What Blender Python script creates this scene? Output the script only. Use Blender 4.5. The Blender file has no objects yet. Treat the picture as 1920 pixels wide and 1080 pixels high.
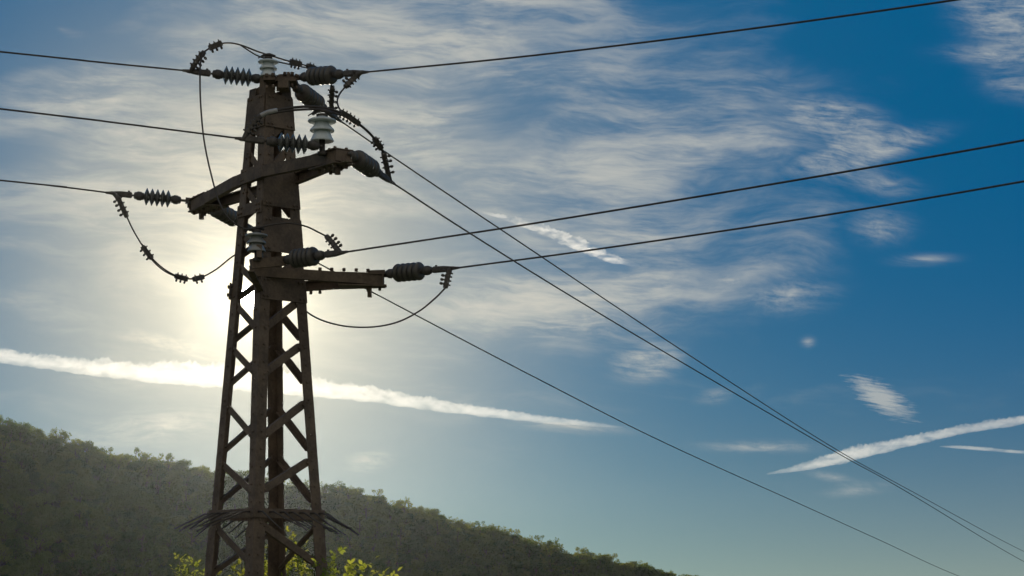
import bpy, bmesh, math, random
import numpy as np
from mathutils import Vector, Matrix, noise as mnoise

random.seed(7)
RNG = np.random.default_rng(7)
C = bpy.context.scene.collection
R = math.radians
scene = bpy.context.scene

# ------------------------------------------------------------------ camera
F = 4000.0            # focal length in pixels of a 1920 wide picture
CX, HY = 960.0, 1150.0  # principal column and horizon row of that picture
CAMZ = 3.0
DT = 21.0             # distance to the pylon
cam_d = bpy.data.cameras.new('camera')
cam = bpy.data.objects.new('camera', cam_d)
C.objects.link(cam)
cam.location = (0, 0, CAMZ)
cam.rotation_euler = (R(90), 0, 0)
cam_d.sensor_width = 36
cam_d.lens = 75
cam_d.shift_y = (HY - 540) / 1920
cam_d.clip_start = 0.1
cam_d.clip_end = 30000
scene.camera = cam


def W(px, py, Y):
    """world point at distance Y that the lens images at (px, py)"""
    return Vector(((px - CX) * Y / F, Y, CAMZ + (HY - py) * Y / F))


# ------------------------------------------------------------------ light
SUN = Vector(((470 - CX) / F, 1.0, (HY - 558) / F)).normalized()
SUN_EL = math.asin(SUN.z)
SUN_AZ = math.atan2(SUN.x, SUN.y)
sl = bpy.data.lights.new('sun', 'SUN')
sl.energy = 3.6
sl.angle = R(0.5)
sl.color = (1.0, 0.88, 0.70)
so = bpy.data.objects.new('sun', sl)
C.objects.link(so)
so.rotation_euler = SUN.to_track_quat('Z', 'Y').to_euler()
so.location = (0, 0, 60)

scene.view_settings.view_transform = 'Standard'
scene.view_settings.look = 'None'
scene.view_settings.exposure = 0.0
scene.view_settings.gamma = 1.0
scene.render.engine = 'CYCLES'
scene.cycles.use_denoising = True
scene.cycles.max_bounces = 8
scene.cycles.volume_bounces = 1
scene.cycles.transparent_max_bounces = 12
scene.cycles.volume_max_steps = 64


# ------------------------------------------------------------------ node helpers
class G:
    """tiny expression layer over shader nodes"""
    def __init__(self, nt):
        self.nt = nt

    def node(self, typ, **kw):
        n = self.nt.nodes.new(typ)
        for k, v in kw.items():
            setattr(n, k, v)
        return n

    def put(self, sock, v):
        if isinstance(v, S):
            self.nt.links.new(v.s, sock)
        elif isinstance(v, bpy.types.NodeSocket):
            self.nt.links.new(v, sock)
        else:
            sock.default_value = v

    def math(self, op, a, b=None, c=None, clamp=False):
        n = self.node('ShaderNodeMath', operation=op, use_clamp=clamp)
        self.put(n.inputs[0], a)
        if b is not None:
            self.put(n.inputs[1], b)
        if c is not None:
            self.put(n.inputs[2], c)
        return S(self, n.outputs[0])

    def xyz(self, x, y, z=0.0):
        n = self.node('ShaderNodeCombineXYZ')
        for i, v in enumerate((x, y, z)):
            self.put(n.inputs[i], v)
        return S(self, n.outputs[0])

    def smooth(self, v, a, b):
        n = self.node('ShaderNodeMapRange', interpolation_type='SMOOTHSTEP')
        self.put(n.inputs[0], v)
        n.inputs[1].default_value = a
        n.inputs[2].default_value = b
        return S(self, n.outputs[0])

    def lin(self, v, a, b, c=0.0, d=1.0):
        n = self.node('ShaderNodeMapRange')
        self.put(n.inputs[0], v)
        for i, k in enumerate((a, b, c, d)):
            n.inputs[i + 1].default_value = k
        return S(self, n.outputs[0])

    def noise(self, vec, scale=1.0, detail=6.0, rough=0.55, dist=0.0, color=False):
        n = self.node('ShaderNodeTexNoise')
        self.put(n.inputs['Vector'], vec)
        n.inputs['Scale'].default_value = scale
        n.inputs['Detail'].default_value = detail
        n.inputs['Roughness'].default_value = rough
        n.inputs['Distortion'].default_value = dist
        return S(self, n.outputs['Color' if color else 'Fac'])

    def mix(self, f, a, b, mode='MIX'):
        n = self.node('ShaderNodeMix', data_type='RGBA', blend_type=mode)
        self.put(n.inputs[0], f)
        for i, v in ((6, a), (7, b)):
            if isinstance(v, tuple) and len(v) == 3:
                v = (*v, 1.0)
            self.put(n.inputs[i], v)
        return S(self, n.outputs[2])

    def scale_col(self, col, f):
        n = self.node('ShaderNodeVectorMath', operation='SCALE')
        self.put(n.inputs[0], col)
        self.put(n.inputs['Scale'], f)
        return S(self, n.outputs[0])

    def addv(self, a, b):
        n = self.node('ShaderNodeVectorMath', operation='ADD')
        self.put(n.inputs[0], a)
        self.put(n.inputs[1], b)
        return S(self, n.outputs[0])


class S:
    def __init__(self, g, s):
        self.g, self.s = g, s
    def __add__(self, o): return self.g.math('ADD', self, o)
    __radd__ = __add__
    def __sub__(self, o): return self.g.math('SUBTRACT', self, o)
    def __rsub__(self, o): return self.g.math('SUBTRACT', o, self)
    def __mul__(self, o): return self.g.math('MULTIPLY', self, o)
    __rmul__ = __mul__
    def __truediv__(self, o): return self.g.math('DIVIDE', self, o)
    def exp(self): return self.g.math('EXPONENT', self)
    def max(self, o): return self.g.math('MAXIMUM', self, o)
    def min(self, o): return self.g.math('MINIMUM', self, o)
    def clamp(self): return self.g.math('ADD', self, 0.0, clamp=True)


# ------------------------------------------------------------------ sky
def build_world():
    w = bpy.data.worlds.new('World')
    scene.world = w
    w.use_nodes = True
    nt = w.node_tree
    nt.nodes.clear()
    g = G(nt)
    out = g.node('ShaderNodeOutputWorld')
    bg = g.node('ShaderNodeBackground')
    nt.links.new(bg.outputs[0], out.inputs[0])
    tc = g.node('ShaderNodeTexCoord')
    sep = g.node('ShaderNodeSeparateXYZ')
    nt.links.new(tc.outputs['Generated'], sep.inputs[0])
    x, y, z = (S(g, sep.outputs[i]) for i in range(3))
    ys = y.max(0.08)
    U = x / ys * 40.0 + 9.6            # heading, in hundredths of 1/40 of the tangent
    V = 11.5 - z / ys * 40.0           # height above the horizon, counted downwards
    P = g.xyz(U, V, 0.0)
    # angle from the sun in degrees
    dp = g.node('ShaderNodeVectorMath', operation='DOT_PRODUCT')
    nt.links.new(tc.outputs['Generated'], dp.inputs[0])
    dp.inputs[1].default_value = SUN
    th = g.math('ARCCOSINE', S(g, dp.outputs['Value']).min(1.0)) * (180 / math.pi)

    sky = g.node('ShaderNodeTexSky', sky_type='NISHITA', sun_disc=False)
    sky.sun_elevation = SUN_EL
    sky.sun_rotation = SUN_AZ
    sky.altitude = 300
    sky.dust_density = 1.0
    sky.ozone_density = 3.0

    # clear air: the Nishita sky pulled towards the deep blue of dry, clear air away from the sun
    el = z.max(0.0)
    lowf = g.math('POWER', (1.0 - el * 4.1).clamp(), 4.0)
    clear = g.mix(lowf, (0.0, 0.096, 0.245), (0.33, 0.375, 0.31))
    nis = g.mix(1.0, g.scale_col(S(g, sky.outputs[0]), 0.06), (0.0, 0.5, 0.8), 'MULTIPLY')
    clear = g.mix(0.08, clear, nis)
    # unseen sky behind the viewer, made paler to fill the pylon's shaded side
    clear = g.mix(g.smooth(y, 0.25, -0.35), clear, (0.36, 0.34, 0.31))
    glow = (th * (-1 / 3.0)).exp()
    dusty = (g.math('MULTIPLY', th, th) * (-1 / 38.0)).exp() * 0.86
    clear = g.mix(dusty, clear, (0.47, 0.43, 0.325))
    core = (th * (-1 / 0.85)).exp()

    # cirrus
    def blob(cx, cy, rx, ry, rot=0.0, kind='QUADRATIC_SPHERE'):
        m = g.node('ShaderNodeMapping', vector_type='TEXTURE')
        g.put(m.inputs[0], P)
        m.inputs['Location'].default_value = (cx / 100, cy / 100, 0)
        m.inputs['Rotation'].default_value = (0, 0, R(rot))
        m.inputs['Scale'].default_value = (rx / 100, ry / 100, 1)
        gr = g.node('ShaderNodeTexGradient', gradient_type=kind)
        nt.links.new(m.outputs[0], gr.inputs[0])
        return S(g, gr.outputs['Fac'])

    warp = g.noise(g.xyz(U * 0.22, V * 0.4, 3.1), 1.0, 3.0, 0.5, color=True)
    wsep = g.node('ShaderNodeSeparateXYZ')
    g.put(wsep.inputs[0], warp)
    wx, wy = S(g, wsep.outputs[0]) - 0.5, S(g, wsep.outputs[1]) - 0.5
    U2 = U + wx * 2.4
    V2 = V + wy * 1.3 - U * 0.05
    n_big = g.noise(g.xyz(U2 * 0.30, V2 * 0.85, 0.0), 1.0, 5.0, 0.55, 0.3)
    n_mid = g.noise(g.xyz(U2 * 0.5 + V2 * 0.35, V2 * 2.1, 7.0), 1.0, 8.0, 0.66, 0.2)
    n_fine = g.noise(g.xyz(U2 * 2.0 - V2 * 0.6, V2 * 11.0, 4.0), 1.0, 5.0, 0.62, 0.2)
    n_puff = g.noise(g.xyz(U2 * 2.4 + V2 * 0.8, V2 * 4.5 - U2 * 0.8, 2.0), 1.0, 8.0, 0.7, 0.35)
    cov = (blob(430, 330, 1300, 800, -8) * 0.92
           + blob(830, 60, 800, 330, 0) * 0.6
           + blob(1350, 230, 560, 330, -20) * 0.5
           + blob(1010, 560, 420, 160, 0) * 0.5
           + blob(150, 180, 420, 200, 0) * 0.4
           + blob(1420, 500, 560, 230, -22) * 0.55
           + blob(1530, 260, 420, 170, -10) * 0.35
           - blob(640, 150, 420, 80, 8) * 0.35
           - blob(1000, 190, 500, 70, -6) * 0.2
           + blob(1130, 430, 620, 430, -35) * 0.45
           + blob(300, 430, 420, 150, 0) * 0.35
           + blob(500, 250, 600, 120, 5) * 0.25
           - blob(0, 20, 300, 210, 0) * 1.9
           - blob(40, 500, 330, 120, 0) * 0.35
           - blob(20, 290, 280, 80, 0) * 0.5
           - blob(240, 100, 360, 60, 8) * 0.6
           + blob(115, 55, 130, 50, 20) * 0.9
           - blob(1880, 300, 560, 620, 0) * 0.7)
    fib1 = g.noise(g.xyz(U2 * 0.26 + V2 * 0.22, V2 * 1.5, 11.0), 1.0, 6.0, 0.58, 0.25)
    fib2 = g.noise(g.xyz(U2 * 0.75 - V2 * 0.45, V2 * 4.6, 5.0), 1.0, 6.0, 0.62, 0.3)
    soft = g.smooth(cov * 0.95 + (n_big - 0.5) * 1.5, 0.06, 1.0)
    fib = g.smooth(fib1 * 0.58 + fib2 * 0.27 + n_fine * 0.15, 0.38, 0.62)
    veil = soft * (fib * 0.80 + 0.16)
    veil = veil * g.smooth(V, 9.8, 6.6)
    wis = blob(1630, 278, 260, 44, -13) * 1.5 + blob(1560, 225, 170, 80, 10) * 0.9 + blob(1215, 680, 115, 65, -10) * 1.1 + blob(1890, 25, 170, 110, 20) * 0.8
    for a in ((1560, 222, 220, 75, 10), (1590, 300, 200, 60, -12), (1900, 15, 230, 170, 20), (1890, 20, 140, 100, 20), (1060, 590, 180, 80, 0), (1850, 105, 200, 36, 4), (1900, 160, 140, 60, 10),
              (1650, 345, 150, 45, 8), (1650, 425, 130, 70, 0), (1735, 487, 130, 24, -2), (1360, 530, 150, 80, -25),
              (1480, 555, 180, 80, -8), (1060, 590, 280, 120, 0), (1215, 678, 125, 65, -10), (1340, 743, 75, 30, -8),
              (1515, 641, 30, 24, 0), (1425, 838, 240, 26, 0), (1560, 895, 100, 20, 12), (1610, 918, 130, 26, -6),
              (300, 800, 360, 80, -8), (330, 650, 300, 44, 12), (360, 655, 200, 30, 14), (690, 865, 100, 44, -10), (1070, 800, 220, 26, 4)):
        wis = wis + blob(*a)
    tuft = g.smooth(n_puff * 0.30 + fib2 * 0.48 + n_fine * 0.22, 0.37, 0.68)
    wisp = g.smooth(wis, 0.02, 1.1) * (tuft * 0.92 + 0.08)
    wisp = wisp * 0.78
    # the small combed cloud
    sc = blob(1655, 747, 104, 38, 30, 'SPHERICAL')
    comb = g.noise(g.xyz(U * 1.6 + V * 1.0, V * 22.0 - U * 3.0, 9.0), 1.0, 4.0, 0.65, 0.3)
    small = g.smooth(sc * 1.5 + (comb - 0.5) * 1.7 + (n_puff - 0.5) * 1.1, 0.32, 1.3) * (sc * 7.0).clamp() * 0.72
    alpha = g.math('MAXIMUM', g.math('MAXIMUM', veil * 0.92, wisp), small)
    bright = (th * (-1 / 9.0)).exp()
    ccol = g.mix(bright, (0.43, 0.46, 0.465), (0.88, 0.78, 0.57))

    clear = g.addv(clear, g.scale_col((1.0, 0.88, 0.60), glow * 0.20))
    col = g.mix(alpha, clear, ccol)
    # bright air right round the sun, and the sun itself
    col = g.addv(col, g.scale_col((1.0, 0.89, 0.62), core * 2.0))
    disc = g.smooth(th, 0.30, 0.25)
    col = g.addv(col, g.scale_col((1.0, 0.95, 0.85), disc * 60.0))
    g.put(bg.inputs[0], g.scale_col(col, 10.0))
    bg.inputs[1].default_value = 0.1
    w.cycles.sampling_method = 'MANUAL'
    w.cycles.sample_map_resolution = 512


build_world()


# ------------------------------------------------------------------ materials
def mat(name, col, rough=0.7, metal=0.0, noise_amp=0.35, noise_scale=6.0, spec=0.5, bump=0.0, trans=0.0, second=None):
    m = bpy.data.materials.new(name)
    m.use_nodes = True
    nt = m.node_tree
    g = G(nt)
    p = nt.nodes['Principled BSDF']
    tc = g.node('ShaderNodeTexCoord')
    n = g.noise(tc.outputs['Object'], noise_scale, 6.0, 0.65)
    n2 = g.noise(tc.outputs['Object'], noise_scale * 7.3, 3.0, 0.6)
    f = g.smooth(n * 0.7 + n2 * 0.3, 0.35, 0.65)
    dark = tuple(c * (1 - noise_amp) for c in col)
    light = second or tuple(min(1, c * (1 + noise_amp)) for c in col)
    c = g.mix(f, dark, light)
    g.put(p.inputs['Base Color'], c)
    p.inputs['Roughness'].default_value = rough
    p.inputs['Metallic'].default_value = metal
    p.inputs['Specular IOR Level'].default_value = spec
    if trans:
        p.inputs['Transmission Weight'].default_value = trans
    if bump:
        b = g.node('ShaderNodeBump')
        b.inputs['Strength'].default_value = bump
        b.inputs['Distance'].default_value = 0.01
        g.put(b.inputs['Height'], n2)
        nt.links.new(b.outputs[0], p.inputs['Normal'])
    return m


def leaf_mat(name, cols, tcols, tw=0.5, gloss=0.0, spread_scale=0.25):
    m = bpy.data.materials.new(name)
    m.use_nodes = True
    nt = m.node_tree
    nt.nodes.clear()
    g = G(nt)
    out = g.node('ShaderNodeOutputMaterial')
    tc = g.node('ShaderNodeTexCoord')
    oi = g.node('ShaderNodeObjectInfo')
    gi = g.node('ShaderNodeNewGeometry')
    n = g.noise(tc.outputs['Object'], spread_scale, 2.0, 0.5)
    f = (S(g, oi.outputs['Random']) * 0.62 + S(g, gi.outputs['Random Per Island']) * 0.18 + n * 0.35)
    f = g.smooth(f, 0.2, 0.95)
    dif = g.node('ShaderNodeBsdfDiffuse')
    g.put(dif.inputs[0], g.mix(f, cols[0], cols[1]))
    tr = g.node('ShaderNodeBsdfTranslucent')
    g.put(tr.inputs[0], g.mix(f, tcols[0], tcols[1]))
    mx = g.node('ShaderNodeMixShader')
    mx.inputs[0].default_value = tw
    nt.links.new(dif.outputs[0], mx.inputs[1])
    nt.links.new(tr.outputs[0], mx.inputs[2])
    last = mx
    if gloss:
        gl = g.node('ShaderNodeBsdfGlossy')
        gl.inputs['Roughness'].default_value = 0.35
        gl.inputs['Color'].default_value = (0.9, 0.9, 0.8, 1)
        mx2 = g.node('ShaderNodeMixShader')
        mx2.inputs[0].default_value = gloss
        nt.links.new(mx.outputs[0], mx2.inputs[1])
        nt.links.new(gl.outputs[0], mx2.inputs[2])
        last = mx2
    nt.links.new(last.outputs[0], out.inputs[0])
    return m


M = {}
M['steel'] = mat('weathered_steel', (0.145, 0.118, 0.095), 0.75, 0.0, 0.3, 5.0, 0.3, 0.3, second=(0.195, 0.152, 0.113))
M['galv'] = mat('dull_galvanised_steel', (0.105, 0.098, 0.09), 0.6, 0.3, 0.3, 14.0, 0.4)
M['wire'] = mat('dark_conductor', (0.075, 0.068, 0.062), 0.6, 0.2, 0.2, 9.0, 0.3)
M['alu'] = mat('grey_aluminium_sleeve', (0.36, 0.37, 0.37), 0.5, 0.2, 0.2, 12.0, 0.4)
M['porcelain'] = mat('glazed_porcelain', (0.58, 0.66, 0.68), 0.22, 0.0, 0.12, 9.0, 0.5)
M['glare_porcelain'] = mat('glare_greyed_glazed_porcelain', (0.27, 0.29, 0.29), 0.3, 0.0, 0.15, 9.0, 0.5)  # porcelain greyed in its colour, standing in for the sun's glare
M['glass'] = mat('insulator_glass', (0.24, 0.25, 0.24), 0.12, 0.0, 0.15, 9.0, 0.5, trans=0.5)
M['rib'] = mat('ribbed_glass', (0.10, 0.096, 0.088), 0.38, 0.0, 0.2, 12.0, 0.5, trans=0.12)
M['cap'] = mat('cast_iron_cap', (0.10, 0.095, 0.09), 0.6, 0.2, 0.3, 20.0, 0.4)
M['bark'] = mat('bark', (0.10, 0.075, 0.055), 0.9, 0.0, 0.4, 3.0, 0.2)
M['twig'] = mat('green_brown_twig', (0.12, 0.13, 0.06), 0.7, 0.0, 0.4, 12.0, 0.3)
M['ground'] = mat('dry_meadow', (0.10, 0.11, 0.05), 0.95, 0.0, 0.4, 0.05, 0.1)
M['hill'] = mat('forest_floor', (0.055, 0.058, 0.035), 0.95, 0.0, 0.4, 0.06, 0.1)
M['crown'] = leaf_mat('broad_leaves', ((0.028, 0.055, 0.026), (0.07, 0.098, 0.036)),
                      ((0.12, 0.19, 0.03), (0.33, 0.34, 0.05)), 0.5)
M['shrub'] = leaf_mat('fresh_shrub_leaves', ((0.07, 0.10, 0.02), (0.10, 0.13, 0.03)),
                      ((0.38, 0.46, 0.03), (0.76, 0.68, 0.07)), 0.75, 0.05, 3.0)


# ------------------------------------------------------------------ mesh builder
class MB:
    def __init__(self):
        self.v, self.f = [], []
        self.smooth = []

    def add(self, vs, fs, smooth=False):
        o = len(self.v)
        self.v += [tuple(p) for p in vs]
        self.f += [tuple(i + o for i in f) for f in fs]
        self.smooth += [smooth] * len(fs)

    def loft(self, rings, closed=True, caps=True, smooth=False):
        n = len(rings[0])
        vs = [p for r in rings for p in r]
        fs = []
        for k in range(len(rings) - 1):
            for i in range(n):
                j = (i + 1) % n
                if not closed and j == 0:
                    continue
                fs.append((k * n + i, k * n + j, (k + 1) * n + j, (k + 1) * n + i))
        if caps:
            fs.append(tuple(range(n))[::-1])
            fs.append(tuple((len(rings) - 1) * n + i for i in range(n)))
        self.add(vs, fs, smooth)

    def box(self, c, ax, ay, az):
        """centre and three half-axis vectors"""
        c, ax, ay, az = Vector(c), Vector(ax), Vector(ay), Vector(az)
        vs = [c + sx * ax + sy * ay + sz * az for sz in (-1, 1) for sy in (-1, 1) for sx in (-1, 1)]
        self.add(vs, [(0, 2, 3, 1), (4, 5, 7, 6), (0, 1, 5, 4), (2, 6, 7, 3), (0, 4, 6, 2), (1, 3, 7, 5)])

    def bar(self, a, b, side, w, t, off=(0, 0, 0)):
        """flat bar from a to b; w along the side direction, t across"""
        a, b = Vector(a) + Vector(off), Vector(b) + Vector(off)
        d = (b - a).normalized()
        s = Vector(side)
        s = (s - d * s.dot(d)).normalized()
        u = d.cross(s).normalized()
        self.box((a + b) / 2, (b - a) / 2, s * w / 2, u * t / 2)

    def tube(self, pts, r, n=8, caps=True):
        pts = [Vector(p) for p in pts]
        rs = r if isinstance(r, (list, tuple)) else [r] * len(pts)
        rings = []
        up = Vector((0.13, 0.21, 1)).normalized()
        prev = None
        for i, p in enumerate(pts):
            d = (pts[min(i + 1, len(pts) - 1)] - pts[max(i - 1, 0)]).normalized()
            if prev is None:
                s = d.cross(up)
                if s.length < 1e-3:
                    s = d.cross(Vector((1, 0, 0)))
            else:
                s = prev - d * prev.dot(d)
            s.normalize()
            prev = s
            u = d.cross(s)
            rings.append([p + (s * math.cos(2 * math.pi * k / n) + u * math.sin(2 * math.pi * k / n)) * rs[i] for k in range(n)])
        self.loft(rings, True, caps, True)

    def lathe(self, o, axis, prof, n=24):
        """prof: list of (distance along axis, radius)"""
        o, d = Vector(o), Vector(axis).normalized()
        s = d.cross(Vector((0.3, 0.2, 1)))
        if s.length < 0.05:
            s = d.cross(Vector((1, 0, 0)))
        s.normalize()
        u = d.cross(s)
        rings = [[o + d * h + (s * math.cos(2 * math.pi * k / n) + u * math.sin(2 * math.pi * k / n)) * max(r, 1e-4)
                  for k in range(n)] for h, r in prof]
        self.loft(rings, True, True, True)

    def bolt(self, p, d, r=0.012, h=0.02, n=6):
        self.lathe(p, d, [(0, r), (h, r), (h + 0.001, r * 0.8)], n)

    def build(self, name, m, parent=None, link=True, fix=True):
        me = bpy.data.meshes.new(name)
        me.from_pydata(self.v, [], self.f)
        me.polygons.foreach_set('use_smooth', self.smooth)
        me.update()
        if fix:
            bm = bmesh.new()
            bm.from_mesh(me)
            bmesh.ops.recalc_face_normals(bm, faces=bm.faces)
            bm.to_mesh(me)
            bm.free()
        ms = m if isinstance(m, (list, tuple)) else [m]
        for k in ms:
            me.materials.append(k)
        o = bpy.data.objects.new(name, me)
        if link:
            C.objects.link(o)
        if parent is not None:
            o.parent = parent
            o.matrix_parent_inverse = parent_matrix(parent).inverted()
        return o


def parent_matrix(o):
    m = Matrix.LocRotScale(o.location, o.rotation_euler, o.scale)
    if o.parent is not None:
        m = parent_matrix(o.parent) @ o.matrix_parent_inverse @ m
    return m


def tag(o, label=None, cat=None, group=None, kind=None):
    if label: o['label'] = label
    if cat: o['category'] = cat
    if group: o['group'] = group
    if kind: o['kind'] = kind
    return o


def empty(name, loc, label, cat, group=None):
    o = bpy.data.objects.new(name, None)
    C.objects.link(o)
    o.location = loc
    o.empty_display_size = 0.2
    return tag(o, label, cat, group)


def spline(pts, sub=8):
    pts = [Vector(p) for p in pts]
    out = []
    P = [pts[0] * 2 - pts[1]] + pts + [pts[-1] * 2 - pts[-2]]
    for i in range(1, len(P) - 2):
        p0, p1, p2, p3 = P[i - 1], P[i], P[i + 1], P[i + 2]
        for k in range(sub):
            t = k / sub
            out.append(0.5 * ((2 * p1) + (p2 - p0) * t + (2 * p0 - 5 * p1 + 4 * p2 - p3) * t * t + (3 * p1 - p0 - 3 * p2 + p3) * t ** 3))
    out.append(pts[-1])
    return out


# ------------------------------------------------------------------ ground and hill
RIDGE = [(-4200, 560), (-900, 600), (-400, 680), (-150, 745), (0, 786), (60, 806), (130, 818), (200, 838), (290, 856), (400, 875), (480, 888),
         (560, 900), (600, 907), (650, 911), (700, 926), (780, 947), (850, 968), (920, 988), (1000, 1010), (1060, 1024),
         (1130, 1038), (1200, 1055), (1260, 1071), (1310, 1083), (1500, 1120), (1800, 1165), (2400, 1200)]
RX = np.array([a for a, b in RIDGE], float)
RY = np.array([b for a, b in RIDGE], float)
TREE_H = 6.3


def ridge_at(t):
    px = CX + F * t
    Yr = np.maximum(538 + 240 * t, 300)
    zr = CAMZ + (HY - np.interp(px, RX, RY)) * Yr / F - TREE_H
    return Yr, zr


def bumps(x, y):
    return (1.3 * np.sin(x * 0.043 + 1.3) * np.cos(y * 0.037) + 0.8 * np.sin(x * 0.11 + y * 0.07) + 0.5 * np.cos(x * 0.05 - y * 0.16))


def hill_z(t, d, x, y):
    Yr, zr = ridge_at(t)
    front = zr - (np.sqrt((0.33 * d) ** 2 + 3.0 ** 2) - 3.0)
    back = zr - (np.sqrt((0.17 * d) ** 2 + 5.0 ** 2) - 5.0)
    z = np.where(d >= 0, front, back)
    return z + bumps(x, y) * np.clip(np.abs(d) / 25, 0, 1)


def ground_z(x, y):
    knoll = 1.4 * np.exp(-(x ** 2 + (y + 2) ** 2) / (2 * 6.5 ** 2))
    dip = -7.0 * np.clip((y - 30) / 130, 0, 1) ** 1.3 * np.clip((x + 5) / 40, 0, 1)
    return knoll + dip + 0.06 * np.sin(x * 0.7) * np.cos(y * 0.5)


def grid_mesh(name, xs, ys, zs, m):
    nr, nc = xs.shape
    v = np.stack([xs, ys, zs], -1).reshape(-1, 3)
    idx = np.arange(nr * nc).reshape(nr, nc)
    q = np.stack([idx[:-1, :-1], idx[:-1, 1:], idx[1:, 1:], idx[1:, :-1]], -1).reshape(-1, 4)
    me = bpy.data.meshes.new(name)
    me.from_pydata(v.tolist(), [], q.tolist())
    me.polygons.foreach_set('use_smooth', [True] * len(q))
    me.materials.append(m)
    o = bpy.data.objects.new(name, me)
    C.objects.link(o)
    return o


u = np.linspace(-1, 1, 141)
gx = np.sign(u) * np.abs(u) ** 3 * 1400
GX, GY = np.meshgrid(gx, gx)
tag(grid_mesh('ground', GX, GY, ground_z(GX, GY), M['ground']), kind='structure')

ts = np.linspace(-1.15, 0.36, 260)
ds = np.concatenate([np.linspace(-260, -20, 26), np.linspace(-16, 40, 30), np.linspace(44, 270, 60)])
T, Dd = np.meshgrid(ts, ds)
Yr_, _ = ridge_at(T)
HYy = Yr_ - Dd
HX = T * HYy
HZ = hill_z(T, Dd, HX, HYy)
HZ = np.maximum(HZ, -9.0)
tag(grid_mesh('hill', HX, HYy, HZ, M['hill']), kind='structure')


# ------------------------------------------------------------------ trees
def leaf_quads(centres, sizes, rng, outward):
    n = len(centres)
    nrm = rng.normal(size=(n, 3)) + outward * 0.8
    nrm /= np.linalg.norm(nrm, axis=1, keepdims=True)
    a = np.cross(nrm, rng.normal(size=(n, 3)))
    a /= np.linalg.norm(a, axis=1, keepdims=True)
    b = np.cross(nrm, a)
    s = sizes[:, None]
    k1, k2 = rng.uniform(0.5, 1.0, (n, 1)), rng.uniform(0.35, 0.8, (n, 1))
    p0 = centres - a * s * k1
    p1 = centres - b * s * k2 + nrm * s * 0.2
    p2 = centres + a * s
    p3 = centres + b * s * k2 * 0.9 + nrm * s * 0.2
    v = np.stack([p0, p1, p2, p3], 1).reshape(-1, 3)
    q = np.arange(4 * n).reshape(n, 4)
    return v, q


def tree_variant(k, height, spread, nblob, per, open_):
    rng = np.random.default_rng(100 + k)
    tr = MB()
    top = height * 0.62
    bend = rng.uniform(-0.35, 0.35, 2)
    tr.tube([(0, 0, -0.6), (bend[0] * 0.3, bend[1] * 0.3, top * 0.45), (bend[0], bend[1], top)], [0.17, 0.13, 0.07], 7)
    blobs = []
    for i in range(nblob):
        ph = rng.uniform(0, 2 * math.pi)
        h = rng.uniform(0.28, 1.0)
        prof = math.sin(math.pi * min(1, (h - 0.12) / 0.98)) ** 0.6
        rr = spread * prof * rng.uniform(0.35, 1.0)
        c = np.array([math.cos(ph) * rr, math.sin(ph) * rr, height * h * 0.93])
        blobs.append((c, rng.uniform(0.5, 1.05) * (0.8 if open_ else 1.0)))
    V, Q, o = [], [], 0
    for c, r in blobs:
        zb = min(top, max(1.2, c[2] - rng.uniform(0.6, 1.6)))
        base = np.array([bend[0] * zb / top, bend[1] * zb / top, zb])
        mid = (base + c) / 2 + rng.uniform(-0.2, 0.2, 3)
        tr.tube([base, mid, c], [0.055, 0.04, 0.02], 5)
        n = int(per * r * r * (0.7 if open_ else 1.0))
        d = rng.normal(size=(n, 3))
        d /= np.linalg.norm(d, axis=1, keepdims=True)
        rad = r * rng.uniform(0.25, 1.15, (n, 1)) ** 0.6
        cen = c + d * rad * np.array([1.15, 1.15, 0.85])
        v, q = leaf_quads(cen, rng.uniform(0.12, 0.27, n), rng, d)
        V.append(v)
        Q.append(q + o)
        o += len(v)
    V, Q = np.concatenate(V), np.concatenate(Q)
    cr = MB()
    cr.v = [tuple(p) for p in V.tolist()]
    cr.f = [tuple(p) for p in Q.tolist()]
    cr.smooth = [False] * len(cr.f)
    both = MB()
    both.v = cr.v + tr.v
    both.f = cr.f + [tuple(i + len(cr.v) for i in f) for f in tr.f]
    both.smooth = cr.smooth + tr.smooth
    trunk = tr.build('trunk', M['bark'], link=False)
    crown = cr.build('crown', M['crown'], link=False, fix=False)
    whole = both.build('forest_tree', [M['crown'], M['bark']], link=False, fix=False)
    mi = np.zeros(len(both.f), int)
    mi[len(cr.f):] = 1
    whole.data.polygons.foreach_set('material_index', mi.tolist())
    return trunk, crown, whole


VARS = [tree_variant(0, 6.2, 2.1, 22, 190, False), tree_variant(1, 5.4, 2.5, 24, 190, False),
        tree_variant(2, 7.0, 1.9, 19, 170, True), tree_variant(3, 5.0, 2.0, 18, 200, False),
        tree_variant(4, 6.6, 2.3, 21, 150, True)]


def hill_point(px, d):
    t = (px - CX) / F
    Yr, _ = ridge_at(np.array(t))
    Y = float(Yr) - d
    x = t * Y
    return Vector((x, Y, float(hill_z(np.array(t), np.array(float(d)), np.array(x), np.array(Y)))))


# trees that stand along the skyline: each a thing
px = -60.0
i = 0
while px < 1400:
    v = random.choices(range(5), (2, 2, 4, 2, 4))[0]
    p = hill_point(px, random.uniform(-1.5, 2.5))
    if px < 400:
        lab = 'leafy tree on the hill skyline, left of the pylon'
    elif px < 610:
        lab = 'leafy tree on the hill skyline, seen through the pylon legs'
    elif px < 1000:
        lab = 'leafy tree on the hill skyline, just right of the pylon'
    else:
        lab = 'dark leafy tree on the low right end of the hill skyline'
    o = empty('deciduous_tree', p, lab, 'tree', 'trees along the hill skyline')
    s = random.uniform(0.72, 1.08)
    o.scale = (s, s, s * random.uniform(0.9, 1.1))
    o.rotation_euler = (0, 0, random.uniform(0, 6.28))
    for src in VARS[v][:2]:
        c = src.copy()
        C.objects.link(c)
        c.parent = o
    px += random.uniform(14, 27)
    i += 1

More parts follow.
